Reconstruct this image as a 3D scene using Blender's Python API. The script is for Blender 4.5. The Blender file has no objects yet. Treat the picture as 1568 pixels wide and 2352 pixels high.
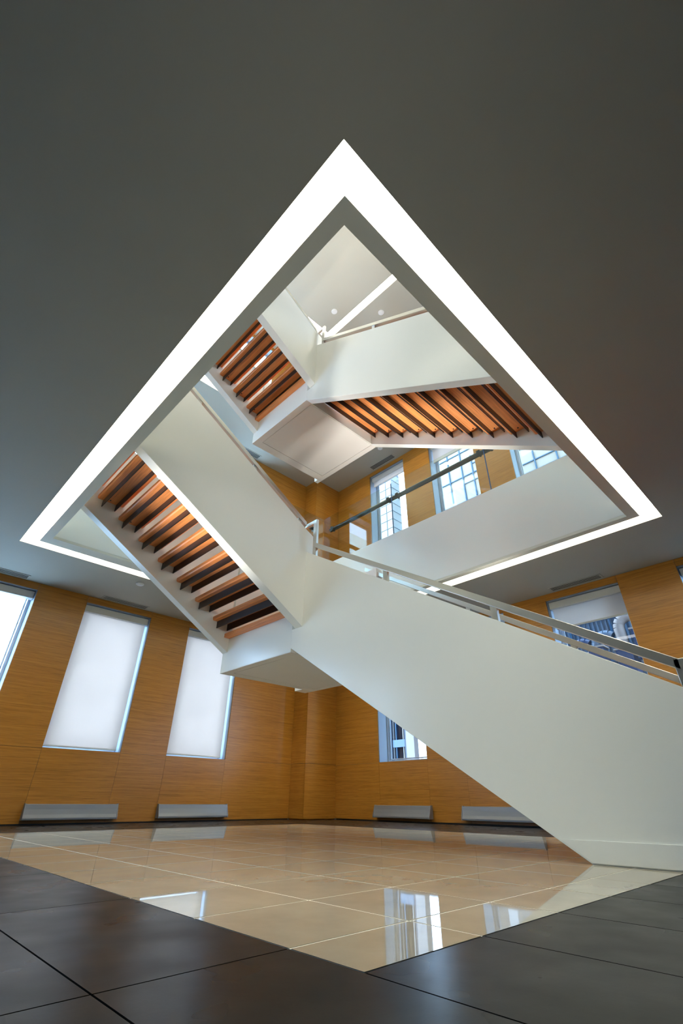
import bpy, bmesh, math, random
from mathutils import Vector, Matrix

random.seed(7)
U = 0.2745                      # metres per modelling unit
scene = bpy.context.scene
COL = scene.collection

# ------------------------------------------------------------------ camera
yaw, pitch, roll, FPX = 0.803417, 0.5579, 0.006835, 1065.128724
cam_data = bpy.data.cameras.new('camera')
cam = bpy.data.objects.new('camera', cam_data)
COL.objects.link(cam)
fw = Vector((math.cos(pitch) * math.cos(yaw), math.cos(pitch) * math.sin(yaw), math.sin(pitch)))
r0 = Vector((math.sin(yaw), -math.cos(yaw), 0))
u0 = r0.cross(fw)
c_, s_ = math.cos(roll), math.sin(roll)
rt = r0 * c_ + u0 * s_
up = u0 * c_ - r0 * s_
m = Matrix((rt, up, -fw)).transposed().to_4x4()
m.translation = Vector((-0.050487, -0.060293, 0.976668)) * U
cam.matrix_world = m
cam_data.sensor_fit = 'HORIZONTAL'
cam_data.sensor_width = 36.0
cam_data.lens = FPX / 1568 * 36.0
cam_data.clip_start = 0.02
cam_data.clip_end = 300
scene.camera = cam

# ------------------------------------------------------------------ world
SKY = 6.6
world = bpy.data.worlds.new('overcast_sky')
scene.world = world
world.use_nodes = True
bg = world.node_tree.nodes['Background']
bg.inputs[0].default_value = (0.44, 0.68, 1.0, 1)
bg.inputs[1].default_value = SKY

scene.view_settings.view_transform = 'Standard'
scene.view_settings.look = 'None'
scene.view_settings.gamma = 1.0
scene.view_settings.exposure = 1.3
scene.view_settings.use_curve_mapping = False
scene.cycles.max_bounces = 10
scene.cycles.diffuse_bounces = 6
scene.cycles.glossy_bounces = 5
scene.cycles.transparent_max_bounces = 16
scene.cycles.sample_clamp_indirect = 6.0
scene.cycles.caustics_reflective = False
scene.cycles.caustics_refractive = False

COVE = 12.8                     # radiance of the cove lamps


def lamp(name, loc, aim, w, h, watts, color, spread=180):
    l = bpy.data.lights.new(name, 'AREA')
    l.shape = 'RECTANGLE'
    l.size, l.size_y = w * U, h * U
    l.energy = watts
    l.color = color
    l.spread = math.radians(spread)
    o = bpy.data.objects.new(name, l)
    COL.objects.link(o)
    o.location = Vector(loc) * U
    d = (Vector(aim) - Vector(loc)).normalized()
    o.rotation_euler = d.to_track_quat('-Z', 'Y').to_euler()
    return o


WARM = (1.0, 0.93, 0.80)
NEUT = (1.0, 0.97, 0.92)
# unseen fill strips added at the well edge to brighten the upper storeys
a_ = lamp('fill_strip_upper', (2.2, 12.5, 14.1), (12.2, 12.5, 21.0), 16, 0.4, 3, NEUT, 150)
b_ = lamp('fill_strip_top', (2.2, 12.5, 28.2), (12.2, 12.5, 38.0), 16, 0.4, 120, NEUT, 160)
# unseen fill lamps added to brighten the white panels and tread undersides
lamp('gallery_lamp', (-8, -8, 8.5), (12, 12, 7.5), 5, 3, 2.2, NEUT, 42)
lamp('floor_fill', (0.2, 15.0, 0.6), (13.0, 13.0, 19.5), 0.9, 0.9, 3.6, NEUT, 34)  # added fill from below left for the soffit and treads
lamp('stair_fill', (18.1, 6.3, 0.6), (13.6, 11.6, 18.0), 0.8, 0.8, 9, NEUT, 42)  # added fill from below right for the upper treads
lamp('gallery_lamp_upper', (-7, -7, 22), (14, 16, 19), 6, 3, 10, NEUT, 100)


# ------------------------------------------------------------------ materials
def mat(name, color=(0.8, 0.8, 0.8), rough=0.5, metal=0.0, spec=0.5, build=None, coat=0.0):
    m_ = bpy.data.materials.new(name)
    m_.use_nodes = True
    nt = m_.node_tree
    b = nt.nodes['Principled BSDF']
    b.inputs['Base Color'].default_value = (*color, 1)
    b.inputs['Roughness'].default_value = rough
    b.inputs['Metallic'].default_value = metal
    b.inputs['Specular IOR Level'].default_value = spec
    b.inputs['Coat Weight'].default_value = coat
    if build:
        build(nt, b)
    return m_


def N(nt, typ, **kw):
    n = nt.nodes.new(typ)
    for k, v in kw.items():
        if k.startswith('i_'):
            n.inputs[k[2:].replace('_', ' ')].default_value = v
        else:
            setattr(n, k, v)
    return n


def ramp(nt, stops):
    r = nt.nodes.new('ShaderNodeValToRGB')
    el = r.color_ramp.elements
    while len(el) < len(stops):
        el.new(0.5)
    for e, (p, c) in zip(el, stops):
        e.position = p
        e.color = (*c, 1)
    return r


def paint_build(bump=0.02, tint=0.03):
    def f(nt, b):
        L = nt.links
        tc = N(nt, 'ShaderNodeTexCoord')
        n = N(nt, 'ShaderNodeTexNoise', i_Scale=90.0, i_Detail=3.0)
        bp = N(nt, 'ShaderNodeBump', i_Strength=bump, i_Distance=0.004)
        L.new(tc.outputs['Object'], n.inputs['Vector'])
        L.new(n.outputs['Fac'], bp.inputs['Height'])
        L.new(bp.outputs[0], b.inputs['Normal'])
        c = b.inputs['Base Color'].default_value[:3]
        n2 = N(nt, 'ShaderNodeTexNoise', i_Scale=1.1, i_Detail=2.0)
        L.new(tc.outputs['Object'], n2.inputs['Vector'])
        r = ramp(nt, [(0.35, tuple(x * (1 - tint) for x in c)), (0.65, c)])
        L.new(n2.outputs['Fac'], r.inputs[0])
        L.new(r.outputs[0], b.inputs['Base Color'])
    return f


def veneer_build(along, c1, c2, c3, scale=1.0, bump=0.04):
    """horizontal-grain wood; along = axis of the grain ('X' or 'Y'), world metres"""
    def f(nt, b):
        L = nt.links
        tc = N(nt, 'ShaderNodeNewGeometry')
        mp = N(nt, 'ShaderNodeMapping')
        s = [1.2, 1.2, 1.2]
        o = {'X': 0, 'Y': 1, 'Z': 2}[along]
        sc = [46.0 * scale] * 3
        sc[o] = 0.9 * scale
        mp.inputs['Scale'].default_value = sc
        L.new(tc.outputs['Position'], mp.inputs['Vector'])
        info = N(nt, 'ShaderNodeObjectInfo')
        ad = N(nt, 'ShaderNodeVectorMath', operation='ADD')
        mul = N(nt, 'ShaderNodeMath', operation='MULTIPLY')
        mul.inputs[1].default_value = 37.0
        L.new(info.outputs['Random'], mul.inputs[0])
        L.new(mp.outputs[0], ad.inputs[0])
        L.new(mul.outputs[0], ad.inputs[1])
        n = N(nt, 'ShaderNodeTexNoise', i_Scale=1.0, i_Detail=6.0, i_Roughness=0.62, i_Distortion=0.35)
        L.new(ad.outputs[0], n.inputs['Vector'])
        r = ramp(nt, [(0.30, c1), (0.5, c2), (0.72, c3)])
        L.new(n.outputs['Fac'], r.inputs[0])
        # fine dark pores
        mp2 = N(nt, 'ShaderNodeMapping')
        sc2 = [260.0 * scale] * 3
        sc2[o] = 5.0 * scale
        mp2.inputs['Scale'].default_value = sc2
        L.new(tc.outputs['Position'], mp2.inputs['Vector'])
        n2 = N(nt, 'ShaderNodeTexNoise', i_Scale=1.0, i_Detail=2.0)
        L.new(mp2.outputs[0], n2.inputs['Vector'])
        r2 = ramp(nt, [(0.34, (0.72, 0.70, 0.66)), (0.50, (1, 1, 1))])
        L.new(n2.outputs['Fac'], r2.inputs[0])
        mx = N(nt, 'ShaderNodeMix', data_type='RGBA', blend_type='MULTIPLY')
        mx.inputs['Factor'].default_value = 1.0
        L.new(r.outputs[0], mx.inputs['A'])
        L.new(r2.outputs[0], mx.inputs['B'])
        L.new(mx.outputs['Result'], b.inputs['Base Color'])
        bp = N(nt, 'ShaderNodeBump', i_Strength=bump, i_Distance=0.002)
        L.new(n2.outputs['Fac'], bp.inputs['Height'])
        L.new(bp.outputs[0], b.inputs['Normal'])
    return f


def dark_tile_build(nt, b):
    L = nt.links
    g = N(nt, 'ShaderNodeNewGeometry')
    info = N(nt, 'ShaderNodeObjectInfo')
    ad = N(nt, 'ShaderNodeVectorMath', operation='ADD')
    mul = N(nt, 'ShaderNodeMath', operation='MULTIPLY')
    mul.inputs[1].default_value = 53.0
    L.new(info.outputs['Random'], mul.inputs[0])
    L.new(g.outputs['Position'], ad.inputs[0])
    L.new(mul.outputs[0], ad.inputs[1])
    n = N(nt, 'ShaderNodeTexNoise', i_Scale=7.0, i_Detail=6.0, i_Roughness=0.65)
    L.new(ad.outputs[0], n.inputs['Vector'])
    r = ramp(nt, [(0.32, (0.010, 0.0095, 0.0085)), (0.55, (0.018, 0.017, 0.0155)), (0.75, (0.030, 0.028, 0.026))])
    L.new(n.outputs['Fac'], r.inputs[0])
    L.new(r.outputs[0], b.inputs['Base Color'])
    n2 = N(nt, 'ShaderNodeTexNoise', i_Scale=5.0, i_Detail=2.0, i_Roughness=0.5)
    L.new(ad.outputs[0], n2.inputs['Vector'])
    mr = N(nt, 'ShaderNodeMapRange')
    mr.inputs['From Min'].default_value = 0.3
    mr.inputs['From Max'].default_value = 0.7
    mr.inputs['To Min'].default_value = 0.26
    mr.inputs['To Max'].default_value = 0.36
    L.new(n2.outputs['Fac'], mr.inputs['Value'])
    L.new(mr.outputs[0], b.inputs['Roughness'])
    bp = N(nt, 'ShaderNodeBump', i_Strength=0.04, i_Distance=0.002)
    n3 = N(nt, 'ShaderNodeTexNoise', i_Scale=60.0, i_Detail=4.0)
    L.new(ad.outputs[0], n3.inputs['Vector'])
    L.new(n3.outputs['Fac'], bp.inputs['Height'])
    L.new(bp.outputs[0], b.inputs['Normal'])


def light_tile_build(nt, b):
    L = nt.links
    g = N(nt, 'ShaderNodeNewGeometry')
    info = N(nt, 'ShaderNodeObjectInfo')
    n = N(nt, 'ShaderNodeTexNoise', i_Scale=3.0, i_Detail=5.0, i_Roughness=0.6)
    L.new(g.outputs['Position'], n.inputs['Vector'])
    r = ramp(nt, [(0.35, (0.44, 0.395, 0.315)), (0.65, (0.52, 0.475, 0.385))])
    L.new(n.outputs['Fac'], r.inputs[0])
    r2 = ramp(nt, [(0.0, (0.93, 0.93, 0.93)), (1.0, (1.0, 1.0, 1.0))])
    L.new(info.outputs['Random'], r2.inputs[0])
    mx = N(nt, 'ShaderNodeMix', data_type='RGBA', blend_type='MULTIPLY')
    mx.inputs['Factor'].default_value = 1.0
    L.new(r.outputs[0], mx.inputs['A'])
    L.new(r2.outputs[0], mx.inputs['B'])
    L.new(mx.outputs['Result'], b.inputs['Base Color'])


def brushed_build(nt, b):
    L = nt.links
    tc = N(nt, 'ShaderNodeTexCoord')
    mp = N(nt, 'ShaderNodeMapping')
    mp.inputs['Scale'].default_value = (180, 6, 180)
    L.new(tc.outputs['Object'], mp.inputs['Vector'])
    n = N(nt, 'ShaderNodeTexNoise', i_Scale=1.0, i_Detail=2.0)
    L.new(mp.outputs[0], n.inputs['Vector'])
    mr = N(nt, 'ShaderNodeMapRange')
    mr.inputs['To Min'].default_value = 0.24
    mr.inputs['To Max'].default_value = 0.42
    L.new(n.outputs['Fac'], mr.inputs['Value'])
    L.new(mr.outputs[0], b.inputs['Roughness'])


def glass_mat(name, tint, ior=1.5):
    m_ = bpy.data.materials.new(name)
    m_.use_nodes = True
    nt = m_.node_tree
    nt.nodes.clear()
    out = N(nt, 'ShaderNodeOutputMaterial')
    lw = N(nt, 'ShaderNodeLayerWeight')
    lw.inputs['Blend'].default_value = 0.5
    pw = N(nt, 'ShaderNodeMath', operation='POWER')
    pw.inputs[1].default_value = 5.0
    nt.links.new(lw.outputs['Facing'], pw.inputs[0])
    fr = N(nt, 'ShaderNodeMath', operation='MULTIPLY_ADD')
    fr.inputs[1].default_value = 0.95
    fr.inputs[2].default_value = 0.045
    nt.links.new(pw.outputs[0], fr.inputs[0])
    tr = N(nt, 'ShaderNodeBsdfTransparent')
    tr.inputs[0].default_value = (*tint, 1)
    gl = N(nt, 'ShaderNodeBsdfGlossy')
    gl.inputs['Roughness'].default_value = 0.0
    mx = N(nt, 'ShaderNodeMixShader')
    nt.links.new(fr.outputs[0], mx.inputs[0])
    nt.links.new(tr.outputs[0], mx.inputs[1])
    nt.links.new(gl.outputs[0], mx.inputs[2])
    nt.links.new(mx.outputs[0], out.inputs[0])
    return m_


def blind_mat(name, through, front):
    m_ = bpy.data.materials.new(name)
    m_.use_nodes = True
    nt = m_.node_tree
    nt.nodes.clear()
    out = N(nt, 'ShaderNodeOutputMaterial')
    a = N(nt, 'ShaderNodeBsdfTranslucent')
    a.inputs[0].default_value = (*through, 1)
    d = N(nt, 'ShaderNodeBsdfDiffuse')
    d.inputs[0].default_value = (*front, 1)
    tc = N(nt, 'ShaderNodeTexCoord')
    w = N(nt, 'ShaderNodeTexNoise', i_Scale=2.2, i_Detail=1.0)
    r = ramp(nt, [(0.3, tuple(x * 0.95 for x in through)), (0.7, through)])
    nt.links.new(tc.outputs['Object'], w.inputs['Vector'])
    nt.links.new(w.outputs['Fac'], r.inputs[0])
    nt.links.new(r.outputs[0], a.inputs[0])
    s = N(nt, 'ShaderNodeMixShader')
    s.inputs[0].default_value = 0.35
    nt.links.new(a.outputs[0], s.inputs[1])
    nt.links.new(d.outputs[0], s.inputs[2])
    nt.links.new(s.outputs[0], out.inputs[0])
    return m_


def emit_mat(name, color, strength):
    m_ = bpy.data.materials.new(name)
    m_.use_nodes = True
    nt = m_.node_tree
    nt.nodes.clear()
    out = N(nt, 'ShaderNodeOutputMaterial')
    e = N(nt, 'ShaderNodeEmission')
    e.inputs[0].default_value = (*color, 1)
    e.inputs[1].default_value = strength
    nt.links.new(e.outputs[0], out.inputs[0])
    return m_


M = {}
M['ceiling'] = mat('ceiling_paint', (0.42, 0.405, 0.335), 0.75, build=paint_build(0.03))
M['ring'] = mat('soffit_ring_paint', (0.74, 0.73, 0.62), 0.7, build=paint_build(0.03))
M['white'] = mat('white_panel_paint', (0.87, 0.875, 0.82), 0.22, build=paint_build(0.008, 0.015))
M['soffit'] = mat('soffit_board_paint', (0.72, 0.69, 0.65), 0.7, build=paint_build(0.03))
M['trough'] = mat('cove_trough_paint', (0.88, 0.88, 0.84), 0.8)
M['reveal'] = mat('window_reveal_paint', (0.36, 0.43, 0.52), 0.5)  # white reveals, with the blue of the sky light put into the colour
VEN = ((0.38, 0.150, 0.018), (0.47, 0.200, 0.028), (0.53, 0.24, 0.040))
M['veneer_x'] = mat('oak_veneer_along_x', rough=0.28, build=veneer_build('X', *VEN))
M['veneer_y'] = mat('oak_veneer_along_y', rough=0.28, build=veneer_build('Y', *VEN))
TRD = ((0.70, 0.23, 0.060), (0.86, 0.305, 0.088), (0.92, 0.365, 0.125))
M['tread_y'] = mat('tread_oak_along_y', rough=0.38, build=veneer_build('Y', *TRD, scale=0.8))
M['tread_x'] = mat('tread_oak_along_x', rough=0.38, build=veneer_build('X', *TRD, scale=0.8))
M['black_steel'] = mat('blackened_steel', (0.045, 0.040, 0.042), 0.34, 0.75)
M['steel'] = mat('brushed_stainless_steel', (0.58, 0.57, 0.54), 0.32, 1.0, build=brushed_build)
M['rail_dark'] = mat('dark_bronze_handrail', (0.07, 0.08, 0.09), 0.22, 0.9)
M['dark_tile'] = mat('charcoal_stone_tile', rough=0.35, spec=0.08, build=dark_tile_build)
M['light_tile'] = mat('cream_polished_stone_tile', rough=0.025, spec=0.62, build=light_tile_build)
M['grout_dark'] = mat('dark_grout', (0.02, 0.02, 0.02), 0.8)
M['grout_light'] = mat('pale_grout', (0.88, 0.86, 0.78), 0.7)
M['radiator'] = mat('grey_radiator_enamel', (0.25, 0.26, 0.285), 0.38, 0.3)
M['glass'] = glass_mat('clear_window_glass', (0.96, 0.985, 0.99))
M['glass_edge'] = mat('polished_glass_edge', (0.06, 0.13, 0.30), 0.15, 0.3)
M['guard_glass'] = glass_mat('green_tinted_guard_glass', (0.90, 0.93, 0.87))
M['alu'] = mat('window_frame_aluminium', (0.55, 0.60, 0.66), 0.35, 0.6)
M['blind'] = blind_mat('white_roller_blind_cloth', (0.64, 0.535, 0.475), (0.75, 0.75, 0.75))
M['blind_trim'] = mat('blind_cassette_enamel', (0.62, 0.62, 0.60), 0.4)
M['lamp'] = emit_mat('cove_lamp_diffuser', (1.0, 0.98, 0.82), COVE)
M['black'] = mat('vent_void_black', (0.01, 0.01, 0.012), 0.6)  # also the painted shade along the wall feet
M['joint'] = mat('dark_panel_joint', (0.10, 0.05, 0.02), 0.8)
M['blind_thin'] = blind_mat('thin_blind_cloth', (1.0, 0.92, 0.86), (0.75, 0.75, 0.75))
M['plastic'] = mat('white_plastic', (0.72, 0.72, 0.70), 0.4)
M['plaster'] = mat('plain_wall_plaster', (0.16, 0.14, 0.11), 0.8, build=paint_build(0.03))
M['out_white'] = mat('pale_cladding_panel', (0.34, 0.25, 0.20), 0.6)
M['out_side'] = mat('shaded_cladding_panel', (0.15, 0.15, 0.16), 0.6)  # shade of the tower flank put into the base colour
M['out_blue'] = mat('blue_painted_mullion', (0.004, 0.055, 0.12), 0.5)
M['out_grey'] = mat('blue_grey_stone', (0.05, 0.055, 0.075), 0.7)
M['out_frame'] = mat('pale_timber_frame', (0.26, 0.21, 0.19), 0.6)
M['out_dark'] = mat('dark_window_recess', (0.008, 0.005, 0.012), 0.5)
M['out_pipe'] = mat('galvanised_duct', (0.07, 0.105, 0.15), 0.5)
M['out_deep'] = mat('deep_blue_plant_casing', (0.020, 0.032, 0.08), 0.5)
M['paving'] = mat('pale_concrete_paving', (0.62, 0.62, 0.60), 0.8)  # unseen yard ground, made pale to bounce daylight up to the ceilings
M['asphalt'] = mat('alley_asphalt', (0.12, 0.13, 0.14), 0.9)


# ------------------------------------------------------------------ geometry helpers
def P(x, y, z):
    return (x * U, y * U, z * U)


class MB:
    """collects polygons in modelling units, links them as one mesh object"""
    def __init__(self):
        self.v, self.f, self.mi = [], [], []

    def box(self, x0, x1, y0, y1, z0, z1, mi=0):
        if x0 > x1: x0, x1 = x1, x0
        if y0 > y1: y0, y1 = y1, y0
        if z0 > z1: z0, z1 = z1, z0
        n = len(self.v)
        self.v += [(x0, y0, z0), (x1, y0, z0), (x1, y1, z0), (x0, y1, z0),
                   (x0, y0, z1), (x1, y0, z1), (x1, y1, z1), (x0, y1, z1)]
        for q in ((0, 3, 2, 1), (4, 5, 6, 7), (0, 1, 5, 4), (1, 2, 6, 5), (2, 3, 7, 6), (3, 0, 4, 7)):
            self.f.append(tuple(n + i for i in q)); self.mi.append(mi)
        return self

    def prism(self, poly, axis, a0, a1, mi=0):
        """poly: points in the other two axes (x: (y,z), y: (x,z), z: (x,y)); extruded along axis"""
        n = len(self.v)
        k = len(poly)
        for a in (a0, a1):
            for p, q in poly:
                self.v.append({'x': (a, p, q), 'y': (p, a, q), 'z': (p, q, a)}[axis])
        self.f.append(tuple(n + i for i in range(k))); self.mi.append(mi)
        self.f.append(tuple(n + k + i for i in reversed(range(k)))); self.mi.append(mi)
        for i in range(k):
            j = (i + 1) % k
            self.f.append((n + i, n + k + i, n + k + j, n + j)); self.mi.append(mi)
        return self

    def tube(self, p, q, r, seg=12, mi=0):
        a, b = Vector(p), Vector(q)
        d = (b - a).normalized()
        s = d.cross(Vector((0, 0, 1)))
        if s.length < 1e-4:
            s = Vector((1, 0, 0))
        s.normalize()
        t = d.cross(s)
        n = len(self.v)
        for c in (a, b):
            for i in range(seg):
                w = 2 * math.pi * i / seg
                self.v.append(tuple(c + (s * math.cos(w) + t * math.sin(w)) * r))
        self.f.append(tuple(n + i for i in range(seg))); self.mi.append(mi)
        self.f.append(tuple(n + seg + i for i in reversed(range(seg)))); self.mi.append(mi)
        for i in range(seg):
            j = (i + 1) % seg
            self.f.append((n + i, n + seg + i, n + seg + j, n + j)); self.mi.append(mi)
        return self

    def build(self, name, mats, parent=None, bevel=0.0, smooth=False, origin=None):
        me = bpy.data.meshes.new(name)
        if origin is None:
            xs = [v[0] for v in self.v]; ys = [v[1] for v in self.v]; zs = [v[2] for v in self.v]
            origin = ((min(xs) + max(xs)) / 2, (min(ys) + max(ys)) / 2, min(zs))
        ox, oy, oz = origin
        me.from_pydata([((x - ox) * U, (y - oy) * U, (z - oz) * U) for x, y, z in self.v], [], self.f)
        if not isinstance(mats, (list, tuple)):
            mats = [mats]
        for m_ in mats:
            me.materials.append(M[m_] if isinstance(m_, str) else m_)
        for p_, i in zip(me.polygons, self.mi):
            p_.material_index = i
        bm = bmesh.new(); bm.from_mesh(me)
        bmesh.ops.recalc_face_normals(bm, faces=bm.faces)
        if bevel:
            bmesh.ops.bevel(bm, geom=bm.edges[:], offset=bevel * U, segments=2, profile=0.6, affect='EDGES')
        bm.to_mesh(me); bm.free()
        if smooth:
            for p_ in me.polygons:
                p_.use_smooth = True
            try:
                me.set_sharp_from_angle(angle=math.radians(40))
            except Exception:
                pass
        o = bpy.data.objects.new(name, me)
        COL.objects.link(o)
        attach(o, parent, origin)
        return o


WORLD_LOC = {}


def attach(o, parent, origin):
    WORLD_LOC[o.name] = origin
    if parent is not None:
        o.parent = parent
        po = WORLD_LOC[parent.name]
        o.location = P(*(a - b for a, b in zip(origin, po)))
    else:
        o.location = P(*origin)


def tag(o, label=None, cat=None, group=None, kind=None):
    if label: o['label'] = label
    if cat: o['category'] = cat
    if group: o['group'] = group
    if kind: o['kind'] = kind
    return o


def empty(name, origin):
    o = bpy.data.objects.new(name, None)
    o.empty_display_size = 0.1
    COL.objects.link(o)
    attach(o, None, origin)
    return o


def inst(src, name, origin, parent):
    o = bpy.data.objects.new(name, src.data)
    COL.objects.link(o)
    attach(o, parent, origin)
    return o


def structure(o, label=None):
    o['kind'] = 'structure'
    if label:
        o['label'] = label
        o['category'] = o.name.split('_')[0]
    return o


# ------------------------------------------------------------------ layout numbers (modelling units)
XR, YL = 24.5, 27.26            # far walls
X0, Y0 = -12.0, -12.0           # near walls, behind the camera
H1, F2, H2, F3, H3 = 10.6, 13.65, 25.4, 26.85, 40.0
OX0, OX1, OY0, OY1 = 2.28, 19.87, 2.36, 22.68      # opening in the ceiling (outer edge of light gap)
RX0, RX1, RY0, RY1 = 2.90, 19.23, 2.97, 22.07      # soffit ring, outer edge
IX0, IX1, IY0, IY1 = 3.26, 18.90, 3.35, 21.40      # soffit ring, inner edge
WL = [(-11.7, -8.0), (-5.5, -1.84), (0.65, 4.36), (6.84, 10.53), (13.05, 16.79)]      # windows in the left wall (x)
WR = [(18.17, 21.88), (11.95, 15.65), (5.74, 9.42), (-0.47, 3.20), (-6.7, -3.0)]      # windows in the right wall (y)
STOREY = [(0.0, H1, 3.06, 10.25), (F2, H2, 16.95, 25.05), (F3, H3, 30.1, 39.6)]

# ------------------------------------------------------------------ floor and tiles
floor = structure(MB().box(X0, XR + 1, Y0, YL + 1, -0.6, -0.06).build('floor', 'grout_dark', origin=(0, 0, 0)),
                  'floor of the ground level laid in cream and charcoal stone tiles')
FX1, FY1 = 18.15, 21.55         # far edges of the cream field
field_bed = MB().box(3.065, FX1 - .015, 2.915, FY1 - .015, -0.06, -0.004).build('grout_bed', 'grout_light', floor)
g_ = 0.008
tile_cache = {}


def tile(x0, x1, y0, y1, m_, name):
    w, d = round(x1 - x0, 4), round(y1 - y0, 4)
    key = (w, d, m_)
    ox, oy = (x0 + x1) / 2, (y0 + y1) / 2
    z1 = 0.0
    if key not in tile_cache:
        gg = 0.015 if m_ == 'light_tile' else 0.008
        a, b = w / 2 - gg, d / 2 - gg
        mb = MB()
        mb.box(-a, a, -b, b, -0.055, 0)
        o = mb.build(name, m_, None, origin=(0, 0, 0))
        WORLD_LOC[o.name] = (ox, oy, z1)
        o.parent = floor
        o.location = P(ox, oy, z1)
        tile_cache[key] = o
    else:
        inst(tile_cache[key], name, (ox, oy, z1), floor)


T = 1.485
xs = [3.05 + T * i for i in range(11)]
xs = [x for x in xs if x < FX1 - 0.2] + [FX1]
ys = [2.9] + [3.715 + T * i for i in range(13)]
ys = [y for y in ys if y < FY1 - 0.2] + [FY1]
for i in range(len(xs) - 1):
    for j in range(len(ys) - 1):
        tile(xs[i], xs[i + 1], ys[j], ys[j + 1], 'light_tile', 'cream_tile')

# charcoal tiles, twice as long as wide (long side along y)
dx = [3.05 - T * i for i in range(7, -1, -1)] + [3.05 + T * i for i in range(1, 15)]
dx = [x for x in dx if x <= XR]
dy = [3.715 + 2 * T * i for i in range(-4, 8)]
dy = [y for y in dy if y < YL] + [YL]
for i in range(len(dx) - 1):
    for j in range(len(dy) - 1):
        a, b, c, d = dx[i], dx[i + 1], dy[j], dy[j + 1]
        # subtract the cream field
        if b <= 3.051 or d <= 2.901 or a >= FX1 - 0.01 or c >= FY1 - 0.01:
            tile(a, b, c, d, 'dark_tile', 'charcoal_tile')
        else:
            if c < 2.9 < d:
                tile(a, b, c, 2.9, 'dark_tile', 'charcoal_tile')
            if d > FY1 > c:
                tile(a, b, FY1, d, 'dark_tile', 'charcoal_tile')
            if a < FX1 < b:
                tile(FX1, b, max(c, 2.9), min(d, FY1), 'dark_tile', 'charcoal_tile')


# ------------------------------------------------------------------ walls with windows and oak panels
def wall_with_windows(name, axis, base, windows, lo, hi, label):
    """axis 'y': wall in the plane y=base running along x; axis 'x': plane x=base along y."""
    TH = 1.25
    mb = MB()

    def bx(m_, a0, a1, z0, z1, d0, d1):
        if axis == 'y':
            m_.box(a0, a1, base + d0, base + d1, z0, z1)
        else:
            m_.box(base + d0, base + d1, a0, a1, z0, z1)
    ws = sorted(windows)
    for si, (f0, c1, s0, s1) in enumerate(STOREY):
        top = [F2, F3, H3 + 1][si]
        cur = lo
        if si == 0:
            f0 = -0.5
        for a, b in ws:
            bx(mb, cur, a, f0, top, 0.08, TH)
            bx(mb, a, b, f0, s0, 0.08, TH)
            bx(mb, a, b, s1, top, 0.08, TH)
            cur = b
        bx(mb, cur, hi, f0, top, 0.08, TH)
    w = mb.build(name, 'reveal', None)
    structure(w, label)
    g = 0.006
    back = MB()
    for si, (f0, c1, s0, s1) in enumerate(STOREY):
        vm = ('veneer_x' if axis == 'y' else 'veneer_y')
        cur = lo
        segs = []
        for a, b in ws:
            segs += [(cur, a, 0), (a, b, 1)]
            cur = b
        segs.append((cur, hi, 0))
        for a, b, iswin in segs:
            if b - a < 0.05:
                continue
            spans = [(f0 + 0.05, s0 - 0.03)]
            if iswin:
                spans.append((s1, c1))
            else:
                spans.append((s0 - 0.03, c1))
            for z0, z1 in spans:
                if iswin and z0 < s0:
                    z1 = s0
                if axis == 'y':
                    back.box(a, b, base + .05, base + .078, z0, z1)
                else:
                    back.box(base + .05, base + .078, a, b, z0, z1)
                pb = MB()
                if axis == 'y':
                    pb.box(a + g, b - g, base, base + 0.05, z0 + g, z1 - (g if z1 < s0 + .01 and not iswin else 0))
                else:
                    pb.box(base, base + 0.05, a + g, b - g, z0 + g, z1 - (g if z1 < s0 + .01 and not iswin else 0))
                pb.build('wall_panel', vm, w)
    back.build('joint_backing', 'joint', w)
    return w


wall_l = wall_with_windows('wall_left', 'y', YL, WL, X0, XR,
                           'far left wall of oak veneer panels with tall windows')
wall_r = wall_with_windows('wall_right', 'x', XR, WR, Y0, YL,
                           'far right wall of oak veneer panels with tall windows')
structure(MB().box(X0 - 0.8, X0, Y0 - 0.8, YL + 1.25, 0, H3 + 1).build('wall_near_left', 'plaster'),
          'plain plaster wall behind the camera on the left')
structure(MB().box(X0, XR + 1.25, Y0 - 0.8, Y0, 0, H3 + 1).build('wall_near_right', 'plaster'),
          'plain plaster wall behind the camera on the right')

structure(MB().box(X0, 21.8, YL + 0.02, YL + 0.08, -0.05, 0.06).build('shadow_strip_left', 'black'), 'thin black strip painted as the shadow along the foot of the left wall')  # black strip stands in for the shade at the wall foot
structure(MB().box(XR + 0.02, XR + 0.08, Y0, 25.7, -0.05, 0.06).build('shadow_strip_right', 'black'), 'thin black strip painted as the shadow along the foot of the right wall')  # same painted shade on the right

# boxed column in the far corner, clad in the same oak, one box per storey
for si, (f0, c1, s0, s1) in enumerate(STOREY[:2]):
    col = MB().box(21.9, XR - 0.02, 25.86, YL - 0.02, f0, c1).build('trim_%d' % (si + 1), 'veneer_x')
    structure(col, 'boxed oak column in the far corner, %s' % ('ground level' if si == 0 else 'upper level'))
    for z0, z1 in ((f0 + 0.05, s0 - 0.03), (s0 - 0.012, c1)):
        MB().box(21.80, 21.89, 25.78, YL - 0.02, z0, z1).build('wall_panel', 'veneer_y', col)
        MB().box(21.80, XR - 0.02, 25.77, 25.85, z0, z1).build('wall_panel', 'veneer_x', col)


# ------------------------------------------------------------------ ceilings, slabs, light coves
def frame_boxes(mb, ax0, ax1, ay0, ay1, bx0, bx1, by0, by1, z0, z1):
    mb.box(ax0, bx0, ay0, ay1, z0, z1)
    mb.box(bx1, ax1, ay0, ay1, z0, z1)
    mb.box(bx0, bx1, ay0, by0, z0, z1)
    mb.box(bx0, bx1, by1, ay1, z0, z1)


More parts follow.
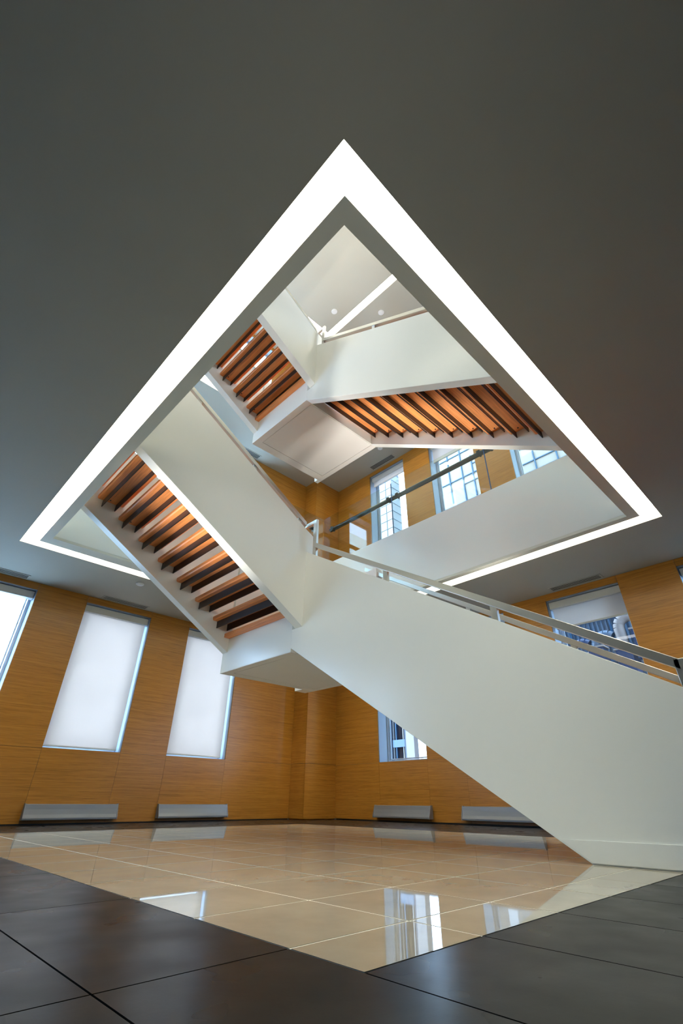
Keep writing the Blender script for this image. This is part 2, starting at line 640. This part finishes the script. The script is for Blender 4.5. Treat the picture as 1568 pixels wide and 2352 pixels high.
def ceiling_with_cove(name, z, label, top=False):
    mb = MB()
    frame_boxes(mb, X0, XR, Y0, YL, OX0, OX1, OY0, OY1, z, z + 0.25)
    c = structure(mb.build(name, 'ceiling'), label)
    TR = 0.62
    t = MB()          # trough: outer wall, lid
    frame_boxes(t, OX0 - 0.08, OX1 + 0.08, OY0 - 0.08, OY1 + 0.08, OX0, OX1, OY0, OY1, z + 0.25, z + TR + 0.06)
    frame_boxes(t, OX0, OX1, OY0, OY1, RX0 + .1, RX1, RY0 + .1, RY1, z + TR, z + TR + 0.06)
    t.build('cove_trough', 'trough', c)
    return c


def soffit_ring(name, z, top_near, top_far, label):
    r = MB()
    frame_boxes(r, RX0, RX1, RY0, RY1, IX0, IX1, IY0, IY1, z, z + 0.12)
    r.box(RX0, RX0 + 0.08, RY0, RY1, z + .12, z + 0.3)
    r.box(RX0 + .08, RX1, RY0, RY0 + 0.08, z + .12, z + 0.3)
    o = structure(r.build(name, 'ring'), label)
    f = MB()          # vertical faces round the well
    f.box(IX0 - 0.1, IX0, IY0 - .1, IY1 + .1, z + 0.12, top_near)
    f.box(IX0, IX1, IY0 - 0.1, IY0, z + 0.12, top_near)
    f.build('fascia', 'white', o)
    MB().box(IX1, RX1, IY0, RY1, z + 0.125, top_far).build('fascia', 'white', o)
    MB().box(IX0, IX1, IY1, RY1, z + 0.125, top_far).build('fascia', 'white', o)
    return o


def cove_light(z, label):
    e = empty('cove_light', ((OX0 + OX1) / 2, (OY0 + OY1) / 2, z + 0.5))
    tag(e, label, 'light')
    zz0, zz1 = z + 0.55, z + 0.618
    w = 0.40
    MB().box(OX0 + .1, OX0 + .1 + w, OY0 + .1, OY1 - .1, zz0, zz1).build('light_strip', 'lamp', e)
    MB().box(OX1 - .1 - w, OX1 - .1, OY0 + .1, OY1 - .1, zz0, zz1).build('light_strip', 'lamp', e)
    MB().box(OX0 + .12 + w, OX1 - .12 - w, OY0 + .1, OY0 + .1 + w, zz0, zz1).build('light_strip', 'lamp', e)
    MB().box(OX0 + .12 + w, OX1 - .12 - w, OY1 - .1 - w, OY1 - .1, zz0, zz1).build('light_strip', 'lamp', e)
    return e


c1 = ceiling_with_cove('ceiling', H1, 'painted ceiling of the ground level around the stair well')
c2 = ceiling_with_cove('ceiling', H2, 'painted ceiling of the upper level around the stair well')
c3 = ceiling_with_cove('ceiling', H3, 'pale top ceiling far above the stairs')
cove_light(H1, 'wide white strip of light outlining the diamond opening in the nearest ceiling')
cove_light(H2, 'strip of light round the second ceiling opening, glimpsed beside the upper stair')
cove_light(H3, 'thin white strip of light in the topmost ceiling above the upper stair')
soffit_ring('trim_3', H1, 11.25, 14.5, 'grey soffit border and white fascia round the lower stair well')
soffit_ring('trim_4', H2, 26.0, 27.75, 'soffit border and white fascia round the upper stair well')
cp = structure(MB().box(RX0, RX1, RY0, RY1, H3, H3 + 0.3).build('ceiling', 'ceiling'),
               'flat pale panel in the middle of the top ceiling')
structure(MB().box(X0, XR + 1.25, Y0, YL + 1.25, H3 + 1.0, H3 + 1.2).build('ceiling', 'plaster'),
          'roof slab above the top ceiling')


def upper_floor(name, z0, z1, label):
    mb = MB()
    frame_boxes(mb, X0, XR, Y0, YL, 1.9, RX1, 3.8, RY1, z0, z1)
    o = structure(mb.build(name, 'ceiling'), label)
    return o


for nm, zc, zf, lb in (('floor_upper', H1, F2, 'floor slab of the upper level around the stair well'),
                       ('floor_top', H2, F3, 'floor slab of the top level around the stair well')):
    o = upper_floor(nm, zf - 0.35, zf, lb)
    mb = MB()
    mb.box(1.8, 1.9, IY0 - 0.2, RY1, zc + 0.69, zf - 0.35)
    mb.box(1.9, IX1, IY0 - 0.2, IY0 - 0.1, zc + 0.69, zf - 0.35)
    mb.build('fascia', 'white', o)


# ------------------------------------------------------------------ stairs
SL = 0.6125                     # pitch of the stringers


def tread_module(flight, axis, sgn, back, zw, c0, c1_, plates=True):
    """one tread: plank and two steel support plates. 'back' = coordinate of the rear edge,
    sgn = direction of ascent along axis, c0..c1_ = extent across."""
    D, TH, CH = 1.10, 0.17, 0.045
    f = back - sgn * D
    prof = [(back, zw + CH), (back - sgn * CH, zw), (f + sgn * CH, zw), (f, zw + CH), (f, zw + TH), (back, zw + TH)]
    ex = 'y' if axis == 'x' else 'x'
    mt = 'tread_y' if axis == 'x' else 'tread_x'
    t = MB().prism(prof, ex, c0 + 0.004, c1_ - 0.004).build('tread', mt, flight)
    if plates:
        for off in (0.25, 0.79):
            p = back - sgn * off
            mb = MB()
            lo_, hi_ = p - 0.018, p + 0.018
            if axis == 'x':
                mb.box(lo_, hi_, c0 + .004, c1_ - .004, zw - 0.31, zw - 0.002)
            else:
                mb.box(c0 + .004, c1_ - .004, lo_, hi_, zw - 0.31, zw - 0.002)
            mb.build('support_plate', 'black_steel', t)
        for cc in (c0 + 0.22, c1_ - 0.22):
            p = back - sgn * 0.46
            a, b = ((p, cc) if axis == 'x' else (cc, p))
            MB().tube((a, b, zw - 0.02), (a, b, zw - 0.001), 0.035, 8).build('bolt', 'black_steel', t)
    return t


def rail_bar(mb, axis, a0, z0, a1, z1, cross, h=0.22, w=0.2):
    """sloping rectangular bar"""
    poly = [(a0, z0 - h / 2), (a1, z1 - h / 2), (a1, z1 + h / 2), (a0, z0 + h / 2)]
    mb.prism(poly, 'x' if axis == 'y' else 'y', cross - w / 2, cross + w / 2)


def flight_a(e, dz, base):
    """flight rising away along +y; base: rests on the floor"""
    top = lambda y: 9.80 + dz + SL * (y - 13.4)
    bot = lambda y: 5.925 + dz + SL * 1.005 * (y - 14.02)
    y_lo = 1.9
    if base:
        yb = 4.45
        low = [(y_lo, dz), (yb, dz)]
        bot = lambda y: dz + 0.6175 * (y - 4.45)
    else:
        low = [(3.82, F2), (3.82, bot(3.82))]
        y_lo = 1.9
        low = [(y_lo, F2), (3.78, F2), (3.78, bot(3.78))]
    near = low + [(14.02, bot(14.02)), (14.02, 6.63 + dz), (13.4, 6.63 + dz), (13.4, top(13.4)), (y_lo, top(y_lo))]
    pn = MB().prism(near, 'x', 10.9, 11.30).build('balustrade_panel', 'white', e, bevel=0.012)
    pn['label'] = 'near white balustrade panel'
    far = low + [(14.02, bot(14.02)), (14.02, top(14.02)), (y_lo, top(y_lo))]
    pf = MB().prism(far, 'x', 15.97, 16.38).build('balustrade_panel', 'white', e)
    pf['label'] = 'far white balustrade panel'
    if base:
        sk = [(y_lo - .02, 0.02), (4.42, 0.02), (4.975, 0.375), (y_lo - .02, 0.375)]
        MB().prism(sk, 'x', 10.872, 10.9).build('skirting', 'white', e, bevel=0.006)
    # treads j=3 next to the landing down to the floor
    js = range(3, -8, -1) if base else range(3, -7, -1)
    for j in js:
        tread_module(e, 'y', 1, 10.93 + 1.002 * j, 17.80 - 13.15 + dz + 0.6245 * j, 11.30, 15.97)
    # handrails on both panels
    for cross, y1, nm in ((11.10, 13.05, 'near'), (16.17, 14.9 if base else 13.0, 'far')):
        mb = MB()
        off = 0.47
        y1_ = y1
        rail_bar(mb, 'y', y_lo + 0.06, top(y_lo + .06) + off, y1_, top(y1_) + off, cross)
        mb.box(cross - .1, cross + .1, y_lo + 0.06 - 0.1, y_lo + 0.16, top(y_lo) - 0.9, top(y_lo + .06) + off + .11)
        hr = mb.build('handrail', 'steel', e, bevel=0.012)
        for yp in (5.62, 9.30):
            MB().box(cross - .055, cross + .055, yp - 0.09, yp + 0.09, top(yp) - 0.15, top(yp) + off - 0.06).build('rail_post', 'steel', hr)
    # newel at the landing, joining the rail of the next flight
    zt = 11.27 + dz
    mb = MB()
    mb.box(11.04, 11.16, 12.95, 13.15, top(13.0) - 0.3, zt)
    mb.box(11.04, 11.16, 13.15, 13.72, zt - 0.16, zt)
    mb.build('newel_post', 'steel', e, bevel=0.01)
    return e


def flight_b(e, dz):
    """flight rising towards the left (-x)"""
    B = lambda x: 6.62 + dz + 0.605 * (10.9 - x)
    HT = 4.22
    xe = 1.93
    poly = [(xe, B(xe)), (10.9, B(10.9)), (10.9, B(10.9) + HT), (xe, B(xe) + HT)]
    near = [(xe, B(xe)), (10.9, B(10.9)), (11.30, B(10.9)), (11.30, B(10.9) + HT - 0.2), (10.9, B(10.9) + HT), (xe, B(xe) + HT)]
    pn = MB().prism(near, 'y', 13.40, 13.82).build('balustrade_panel', 'white', e, bevel=0.012)
    pn['label'] = 'near white balustrade panel'
    pf = MB().prism(poly, 'y', 18.62, 19.0).build('balustrade_panel', 'white', e)
    pf['label'] = 'far white balustrade panel'
    for k in range(0, 9):
        tread_module(e, 'x', -1, 9.935 - 1.018 * k, 7.88 + dz + 0.628 * k, 13.82, 18.62)
    for cross, nm in ((13.61, 'near'), (18.81, 'far')):
        mb = MB()
        T_ = lambda x: B(x) + HT + 0.40
        rail_bar(mb, 'x', xe, T_(xe), 10.95, T_(10.95), cross, 0.2, 0.2)
        hr = mb.build('handrail', 'steel', e, bevel=0.012)
        for xp in (2.4, 5.18, 8.08, 10.6):
            MB().box(xp - 0.09, xp + 0.09, cross - .055, cross + .055, B(xp) + HT - 0.15, T_(xp) - .06).build('rail_post', 'steel', hr)
    return e


def landing(e, dz, by1):
    zb, zt = 5.76 + dz, 7.24 + dz
    MB().box(10.9, 16.38, 14.02, 19.0, zb + 0.03, zt).build('slab', 'white', e)
    # soffit: border strip and recessed-joint board
    gx0, gx1, gy0, gy1 = 11.26, 16.05, 14.06, 18.47
    s = MB()
    frame_boxes(s, 10.9, 16.38, 14.02, 19.0, gx0, gx1, gy0, gy1, zb, zb + 0.03)
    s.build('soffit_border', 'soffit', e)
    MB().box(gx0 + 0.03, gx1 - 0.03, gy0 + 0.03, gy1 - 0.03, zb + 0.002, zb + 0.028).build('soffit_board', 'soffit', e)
    MB().box(10.62, 15.95, 14.04, 18.60, zt, zt + 0.17).build('wood_floor', 'tread_y', e)
    MB().box(11.0, 16.38, 18.62, 19.0, zt, zt + 3.7).build('guard_panel', 'white', e)
    MB().box(15.97, 16.38, 14.03, 18.61, zt, zt + 3.7).build('guard_panel', 'white', e)
    MB().box(by1[0], by1[1], 19.0, by1[2], zb, zb + 0.75).build('support_bracket', 'white', e)
    return e


low = empty('staircase', (13.6, 8.0, 0.0))
tag(low, 'lower staircase rising from the tiled floor, with a big white panel and a corner landing', 'staircase')
flight_a(low, 0.0, True)
landing(low, 0.0, (15.68, 16.38, 19.62))
flight_b(low, 0.0)
high = empty('staircase', (13.6, 8.0, F2))
tag(high, 'upper staircase inside the diamond opening, orange treads and square soffit seen from below', 'staircase')
flight_a(high, 13.1, False)
landing(high, 13.27, (16.1, 16.38, 19.3))
flight_b(high, 13.17)


# ------------------------------------------------------------------ glass guard of the upper level
def guard():
    e = empty('glass_balustrade', (IX1 + .1, 12, 14.5))
    tag(e, 'clear glass balustrade with dark handrail along the upper level edge', 'balustrade')
    z0, z1 = 14.2, 18.2
    js = [21.46, 15.16, 8.65, 2.4]
    for a, b in zip(js[:-1], js[1:]):
        MB().box(IX1 + .05, IX1 + .10, b + .02, a - .02, 14.51, z1).build('glass_pane', 'guard_glass', e)
    js2 = [18.93, 12.45, 5.95, 1.95]
    for a, b in zip(js2[:-1], js2[1:]):
        MB().box(b + .02, a - .02, IY1 + .05, IY1 + .10, 14.51, z1).build('glass_pane', 'guard_glass', e)
    for y in js[1:-1]:
        MB().box(IX1 + .05, IX1 + .10, y - .018, y + .018, 14.51, z1).build('glass_edge', 'glass_edge', e)
    for x in js2[1:-1]:
        MB().box(x - .018, x + .018, IY1 + .05, IY1 + .10, 14.51, z1).build('glass_edge', 'glass_edge', e)
    zr = 17.32
    hr = MB().tube((IX1 + .42, 2.4, zr), (IX1 + .42, 21.1, zr), 0.145, 16).build('handrail', 'rail_dark', e, smooth=True)
    for y in (2.8, 8.3, 9.0, 14.8, 15.52, 20.7):
        mb = MB().box(IX1 + .10, IX1 + .40, y - .05, y + .05, zr - .26, zr - .10)
        mb.box(IX1 + .10, IX1 + .16, y - .1, y + .1, zr - .34, zr + .02)
        mb.build('bracket', 'rail_dark', hr)
    hr = MB().tube((2.2, IY1 + .42, zr), (18.6, IY1 + .42, zr), 0.145, 16).build('handrail', 'rail_dark', e, smooth=True)
    for x in (2.6, 5.6, 6.3, 12.1, 12.8, 18.2):
        mb = MB().box(x - .05, x + .05, IY1 + .10, IY1 + .40, zr - .26, zr - .10)
        mb.box(x - .1, x + .1, IY1 + .10, IY1 + .16, zr - .34, zr + .02)
        mb.build('bracket', 'rail_dark', hr)


guard()

# ------------------------------------------------------------------ windows, blinds
win_n = [0]
NTH = ['first', 'second', 'third', 'fourth', 'fifth']
ORD = {0: 'ground level', 1: 'upper level', 2: 'top level'}


def window(axis, a, b, z0, z1, si, label):
    win_n[0] += 1
    d0, d1 = 0.88, 1.02
    base = YL if axis == 'y' else XR

    def bx(mb, p0, p1, q0, q1, e0, e1):
        if axis == 'y':
            mb.box(p0, p1, base + e0, base + e1, q0, q1)
        else:
            mb.box(base + e0, base + e1, p0, p1, q0, q1)
        return mb
    e = empty('window_%d' % win_n[0], ((a + b) / 2, base + d0, z0) if axis == 'y' else (base + d0, (a + b) / 2, z0))
    structure(e, label)
    e['category'] = 'window'
    w = 0.13
    f = MB()
    bx(f, a, a + w, z0, z1, d0, d1 + .1); bx(f, b - w, b, z0, z1, d0, d1 + .1)
    bx(f, a + w, b - w, z0, z0 + w, d0, d1 + .1); bx(f, a + w, b - w, z1 - w, z1, d0, d1 + .1)
    f.build('frame', 'alu', e)
    s = MB()
    w2 = 0.07
    a2, b2, y2, y3 = a + w + .03, b - w - .03, z0 + w + .03, z1 - w - .03
    bx(s, a2, a2 + w2, y2, y3, d0 + .06, d1); bx(s, b2 - w2, b2, y2, y3, d0 + .06, d1)
    bx(s, a2 + w2, b2 - w2, y2, y2 + w2, d0 + .06, d1); bx(s, a2 + w2, b2 - w2, y3 - w2, y3, d0 + .06, d1)
    s.build('sash', 'alu', e)
    bx(MB(), a2 + w2, b2 - w2, y2 + w2, y3 - w2, d0 + .09, d0 + .11).build('pane', 'glass', e)
    return e


def blind(axis, a, b, zt, zb, label, down=True):
    cloth = 'blind' if axis == 'y' else 'blind_thin'
    base = (YL if axis == 'y' else XR)
    d = 0.44
    e = empty('roller_blind', ((a + b) / 2, base + d, zt) if axis == 'y' else (base + d, (a + b) / 2, zt))
    tag(e, label, 'blind', None)

    def bx(mb, p0, p1, q0, q1, e0, e1):
        if axis == 'y':
            mb.box(p0, p1, base + e0, base + e1, q0, q1)
        else:
            mb.box(base + e0, base + e1, p0, p1, q0, q1)
        return mb
    bx(MB(), a + .03, b - .03, zt - 0.42, zt - 0.05, d - .18, d + .2).build('cassette', 'blind_trim', e, bevel=0.03)
    if down:
        bx(MB(), a + .05, b - .10, zb + .08, zt - 0.42, d, d + .01).build('shade', cloth, e)
        bx(MB(), a + .05, b - .10, zb, zb + .08, d - .03, d + .04).build('bottom_bar', 'blind_trim', e, bevel=0.01)
    return e


for si, (f0, c1_, s0, s1) in enumerate(STOREY):
    for i, (a, b) in enumerate(WL):
        lab = '%s tall window left of the far corner in the left wall, %s' % (NTH[4 - i], ORD[si])
        window('y', a, b, s0, s1, si, lab)
    for i, (a, b) in enumerate(WR):
        lab = '%s tall window right of the far corner in the right wall, %s' % (NTH[i], ORD[si])
        window('x', a, b, s0, s1, si, lab)

blind('y', *WL[3], 10.25, 3.14, 'glowing white roller blind drawn down, left of the two on the left wall')
blind('y', *WL[4], 10.25, 3.14, 'glowing white roller blind drawn down, partly behind the lower stair landing')
blind('y', *WL[2], 10.25, 3.14, 'rolled-up blind casing over the open window at the left edge', False)
blind('x', *WR[2], 10.25, 8.75, 'roller blind lowered a quarter over the window behind the stair rail')
blind('x', *WR[0], 10.25, 8.75, 'rolled-up blind casing hidden behind the lowest stair panel', False)
blind('x', *WR[3], 10.25, 8.75, 'rolled-up blind casing at the right edge of the photo', False)
blind('x', *WR[0], 25.05, 24.1, 'short white blind over the upper window nearest the far corner')
blind('x', *WR[1], 25.05, 23.3, 'short white blind over the second upper window behind the glass')
blind('x', *WR[2], 25.05, 24.1, 'short white blind over the third upper window, below the upper stair')


# ------------------------------------------------------------------ radiators
def radiator(axis, a, b, label):
    base = YL if axis == 'y' else XR
    e = empty('radiator', ((a + b) / 2, base, 0.19) if axis == 'y' else (base, (a + b) / 2, 0.19))
    tag(e, label, 'radiator', 'low wall radiators along the oak walls')
    prof = [(0, 0.80), (-0.16, 0.80), (-0.20, 0.775), (-0.23, 0.60), (-0.285, 0.40), (-0.34, 0.27), (-0.34, 0.215), (0, 0.215)]
    poly = [(base - 0.002 + p, q) for p, q in prof]
    MB().prism(poly, 'x' if axis == 'y' else 'y', a + .04, b - .04).build('cover', 'radiator', e)
    lip = [(base - .33, 0.215), (base - .33, 0.19), (base - .002, 0.19), (base - .002, 0.215)]
    MB().prism(lip, 'x' if axis == 'y' else 'y', a + .04, b - .04).build('base_lip', 'radiator', e)
    for p, q in ((a, a + .04), (b - .04, b)):
        poly2 = [(base - .002, 0.82), (base - .17, 0.82), (base - .24, 0.62), (base - .36, 0.28), (base - .36, 0.185), (base - .002, 0.185)]
        MB().prism(poly2, 'x' if axis == 'y' else 'y', p, q).build('end_cap', 'radiator', e)
    return e


radiator('y', 6.82, 10.95, 'long grey radiator at the foot of the left wall, farther from the corner')
radiator('y', 13.05, 17.2, 'grey radiator at the foot of the left wall, below the landing window')
radiator('y', 0.62, 4.75, 'grey radiator under the open left window, just outside the photo')
radiator('x', 18.05, 22.2, 'grey radiator at the foot of the right wall, nearest the far corner')
radiator('x', 11.9, 16.05, 'grey radiator at the foot of the right wall, half hidden by the stair')
radiator('x', 5.7, 9.85, 'grey radiator behind the lowest stair panel')


# ------------------------------------------------------------------ slot vents and ceiling discs
def vent(axis, a, b, cross, z, label):
    e = empty('ceiling_vent', ((a + b) / 2, cross, z) if axis == 'y' else (cross, (a + b) / 2, z))
    tag(e, label, 'vent', 'slot vents in the ceilings')

    def bx(mb, p0, p1, c0, c1__, z0, z1):
        if axis == 'y':
            mb.box(p0, p1, c0, c1__, z0, z1)
        else:
            mb.box(c0, c1__, p0, p1, z0, z1)
        return mb
    hw = 0.25
    bx(MB(), a + .03, b - .03, cross - hw + .03, cross + hw - .03, z - .012, z - .001).build('void', 'black', e)
    f = MB()
    bx(f, a - .05, b + .05, cross - hw - .03, cross - hw + .03, z - .03, z - .001)
    bx(f, a - .05, b + .05, cross + hw - .03, cross + hw + .03, z - .03, z - .001)
    bx(f, a - .05, a + .03, cross - hw + .03, cross + hw - .03, z - .03, z - .001)
    bx(f, b - .03, b + .05, cross - hw + .03, cross + hw - .03, z - .03, z - .001)
    f.build('frame', 'ceiling', e)
    for k in range(1, 4):
        c = cross - hw + .03 + (2 * hw - .06) * k / 4
        bx(MB(), a + .03, b - .03, c - .011, c + .011, z - .026, z - .012).build('slat', 'ceiling', e)


vent('y', 1.2, 3.68, 26.76, H1, 'black slotted ceiling vent above the open window at the left edge')
vent('y', 7.45, 9.95, 26.76, H1, 'slotted ceiling vent above the shaded window left of the stair')
vent('x', 6.25, 8.8, 24.0, H1, 'slotted ceiling vent above the half-shaded window on the right')
vent('x', 18.7, 21.2, 24.0, H2, 'slotted ceiling vent above the upper window nearest the corner')
vent('y', 13.7, 16.2, 26.76, H2, 'slotted ceiling vent glimpsed beside the handrail of the lower flight')


def disc(x, y, z, r, label, cat='detector'):
    e = empty('smoke_detector', (x, y, z))
    tag(e, label, cat)
    mb = MB(); mb.tube((x, y, z - .002), (x, y, z - .05), r, 28); mb.build('base', 'plastic', e, smooth=True)
    mb = MB(); mb.tube((x, y, z - .051), (x, y, z - .09), r * .72, 28); mb.build('cover', 'plastic', e, smooth=True)


disc(8.1, 23.55, H1, 0.20, 'small white disc in the lower ceiling, left of the stair stringer')
disc(22.5, 18.85, H2, 0.20, 'small pale disc in the upper ceiling beside the vent')
disc(18.1, 19.9, H3, 0.28, 'small ring-shaped disc in the middle of the top ceiling')
disc(21.3, 16.9, H3, 0.28, 'small disc in the top ceiling right of the light strip')


# ------------------------------------------------------------------ world outside the right-hand windows
def out():
    # ground of the alley
    structure(MB().box(XR + 1.3, 120, -60, YL + 1.3, -1.2, -1.0).build('floor_alley', 'asphalt'), 'ground of the alley outside')
    structure(MB().box(-60, 120, YL + 1.3, YL + 90, -1.2, -1.0).build('floor_yard', 'paving'), 'ground of the yard outside')
    # old stone building with a sash window opposite the first window
    X = 36.0
    e = empty('stone_building', (X, 36, -1.0))
    tag(e, 'blue-grey stone building seen through the lowest corner window', 'building')
    wy0, wy1, wz0, wz1 = 29.0, 30.5, 2.2, 13.0
    b = MB()
    b.box(X, X + 1, 28.62, wy0, -1, 18); b.box(X, X + 1, wy1, 52, -1, 18)
    b.box(X, X + 1, wy0, wy1, -1, wz0); b.box(X, X + 1, wy0, wy1, wz1, 18)
    b.build('wall', 'out_grey', e)
    MB().box(X - .3, X + .3, 27.72, 28.6, -1, 18).build('pilaster', 'out_frame', e)
    MB().box(X + .8, X + .9, wy0, wy1, wz0, wz1).build('window_recess', 'out_dark', e)
    for yy in (wy0, wy0 + .26, wy1 - .12, wy1 - .42):
        MB().box(X + .2, X + .5, yy, yy + .09, wz0, wz1).build('window_frame', 'out_frame' if yy != wy1 - .42 else 'out_blue', e)
    MB().box(X + .1, X + .7, wy0 + .09, wy1 - .03, 5.15, 5.75).build('transom', 'out_pipe', e)
    # slim pale tower, flank turned to the stair, its shade painted on
    e = empty('tower_block', (44, 44, -1.0))
    tag(e, 'pale tower with shaded flank seen through the upper window nearest the corner', 'building')
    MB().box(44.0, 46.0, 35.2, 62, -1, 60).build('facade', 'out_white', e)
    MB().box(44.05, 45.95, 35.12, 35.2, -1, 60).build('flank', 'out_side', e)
    for k in range(22):
        z = 20 + k * 1.35
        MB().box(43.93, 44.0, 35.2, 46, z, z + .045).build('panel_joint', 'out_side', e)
        MB().box(44.05, 45.95, 35.06, 35.12, z, z + .045).build('panel_joint', 'out_pipe', e)
    for y in (36.2, 37.6, 39.8, 42.0):
        MB().box(43.93, 44.0, y, y + .06, 20, 49).build('panel_joint', 'out_pipe', e)
    # pale curtain-walled block, seen high up
    X2 = 42.0
    e2 = empty('office_building', (X2, 14, -1.0))
    tag(e2, 'white panelled office block with blue window bars outside the upper windows', 'building')
    MB().box(X2, X2 + 8, -10, 28.4, -1, 62).build('facade', 'out_white', e2)
    rnd = random.Random(5)
    ybars = [9.6, 11.4, 13.7, 16.1, 19.0, 20.9, 22.3, 24.1, 26.3]
    for k in range(22):
        z = 24 + k * 1.15 + rnd.uniform(-.12, .12)
        a_i = rnd.randint(0, 4); b_i = rnd.randint(a_i + 3, 8)
        if k % 3 == 0:
            a_i, b_i = 0, 8
        MB().box(X2 - .10, X2, ybars[a_i], ybars[b_i], z, z + .11).build('window_bar', 'out_blue', e2)
    for i, y in enumerate(ybars):
        z = 24 + rnd.uniform(0, 1)
        while z < 46:
            h = rnd.choice((2.3, 3.5, 5.8))
            MB().box(X2 - .12, X2, y, y + .13, z, z + h).build('window_bar', 'out_blue', e2)
            z += h + rnd.choice((0, .6, 1.2))
    # plant and ducts opposite the third window
    X3 = 33.0
    e3 = empty('duct_plant', (X3, 10, -1))
    tag(e3, 'blue-lit metal ducts and plant outside the half-shaded window', 'ducts')
    MB().box(X3 + 3, X3 + 3.4, 2, 19, -1, 14.6).build('screen_wall', 'out_pipe', e3)
    for i in range(56):
        y = 2.15 + i * .3
        MB().box(X3 + 2.93, X3 + 3, y, y + .12, -1, 14.5).build('rib', 'out_pipe', e3)
    for z in (9.2, 12.2, 13.9):
        MB().box(X3 + 2.80, X3 + 2.93, 2, 19, z, z + .12).build('ledge', 'out_blue', e3)
    for y in (6.9, 9.7, 12.5):
        MB().box(X3 + 2.83, X3 + 2.93, y, y + .1, -1, 14.5).build('joint', 'out_blue', e3)
    for y, z1, r, m_ in ((8.9, 10.9, .34, 'out_white'), (10.6, 10.0, .30, 'out_pipe'), (12.2, 9.8, .26, 'out_deep'), (7.6, 11.2, .3, 'out_deep'), (11.5, 9.0, .22, 'out_white')):
        mb = MB()
        mb.tube((X3 + 1.5, y, -1), (X3 + 1.5, y, z1), r, 14)
        pts = [(X3 + 1.5, y, z1)] + [(X3 + 1.5, y - .7 + .7 * math.cos(t * math.pi / 8), z1 + .7 * math.sin(t * math.pi / 8)) for t in range(1, 7)]
        for p, q in zip(pts[:-1], pts[1:]):
            mb.tube(p, q, r, 14)
        mb.build('duct', m_, e3, smooth=True)
    for y, z in ((7.0, 10.3), (8.2, 9.2), (9.8, 9.6), (11.6, 9.0), (13.0, 9.5)):
        MB().box(X3, X3 + 1.0, y, y + .9, z - 1.8, z).build('plant_box', 'out_deep', e3)
        MB().box(X3 - .05, X3 + 1.0, y - .1, y + 1.0, z, z + .1).build('box_lid', 'out_white', e3)


out()

# portals: guide sky sampling through the clear openings (give no light of their own)
def portal(axis, a, b, z0, z1):
    l = bpy.data.lights.new('window_portal', 'AREA')
    l.shape = 'RECTANGLE'
    l.size = (b - a) * U
    l.size_y = (z1 - z0) * U
    l.cycles.is_portal = True
    o = bpy.data.objects.new('window_portal', l)
    COL.objects.link(o)
    if axis == 'y':
        o.location = P((a + b) / 2, YL + 1.3, (z0 + z1) / 2)
        o.rotation_euler = (math.radians(-90), 0, 0)
    else:
        o.location = P(XR + 1.3, (a + b) / 2, (z0 + z1) / 2)
        o.rotation_euler = (math.radians(90), 0, math.radians(90))


for si, (f0, c1_, s0, s1) in enumerate(STOREY):
    for a, b in WL:
        portal('y', a, b, s0, s1)
    for a, b in WR:
        portal('x', a, b, s0, s1)
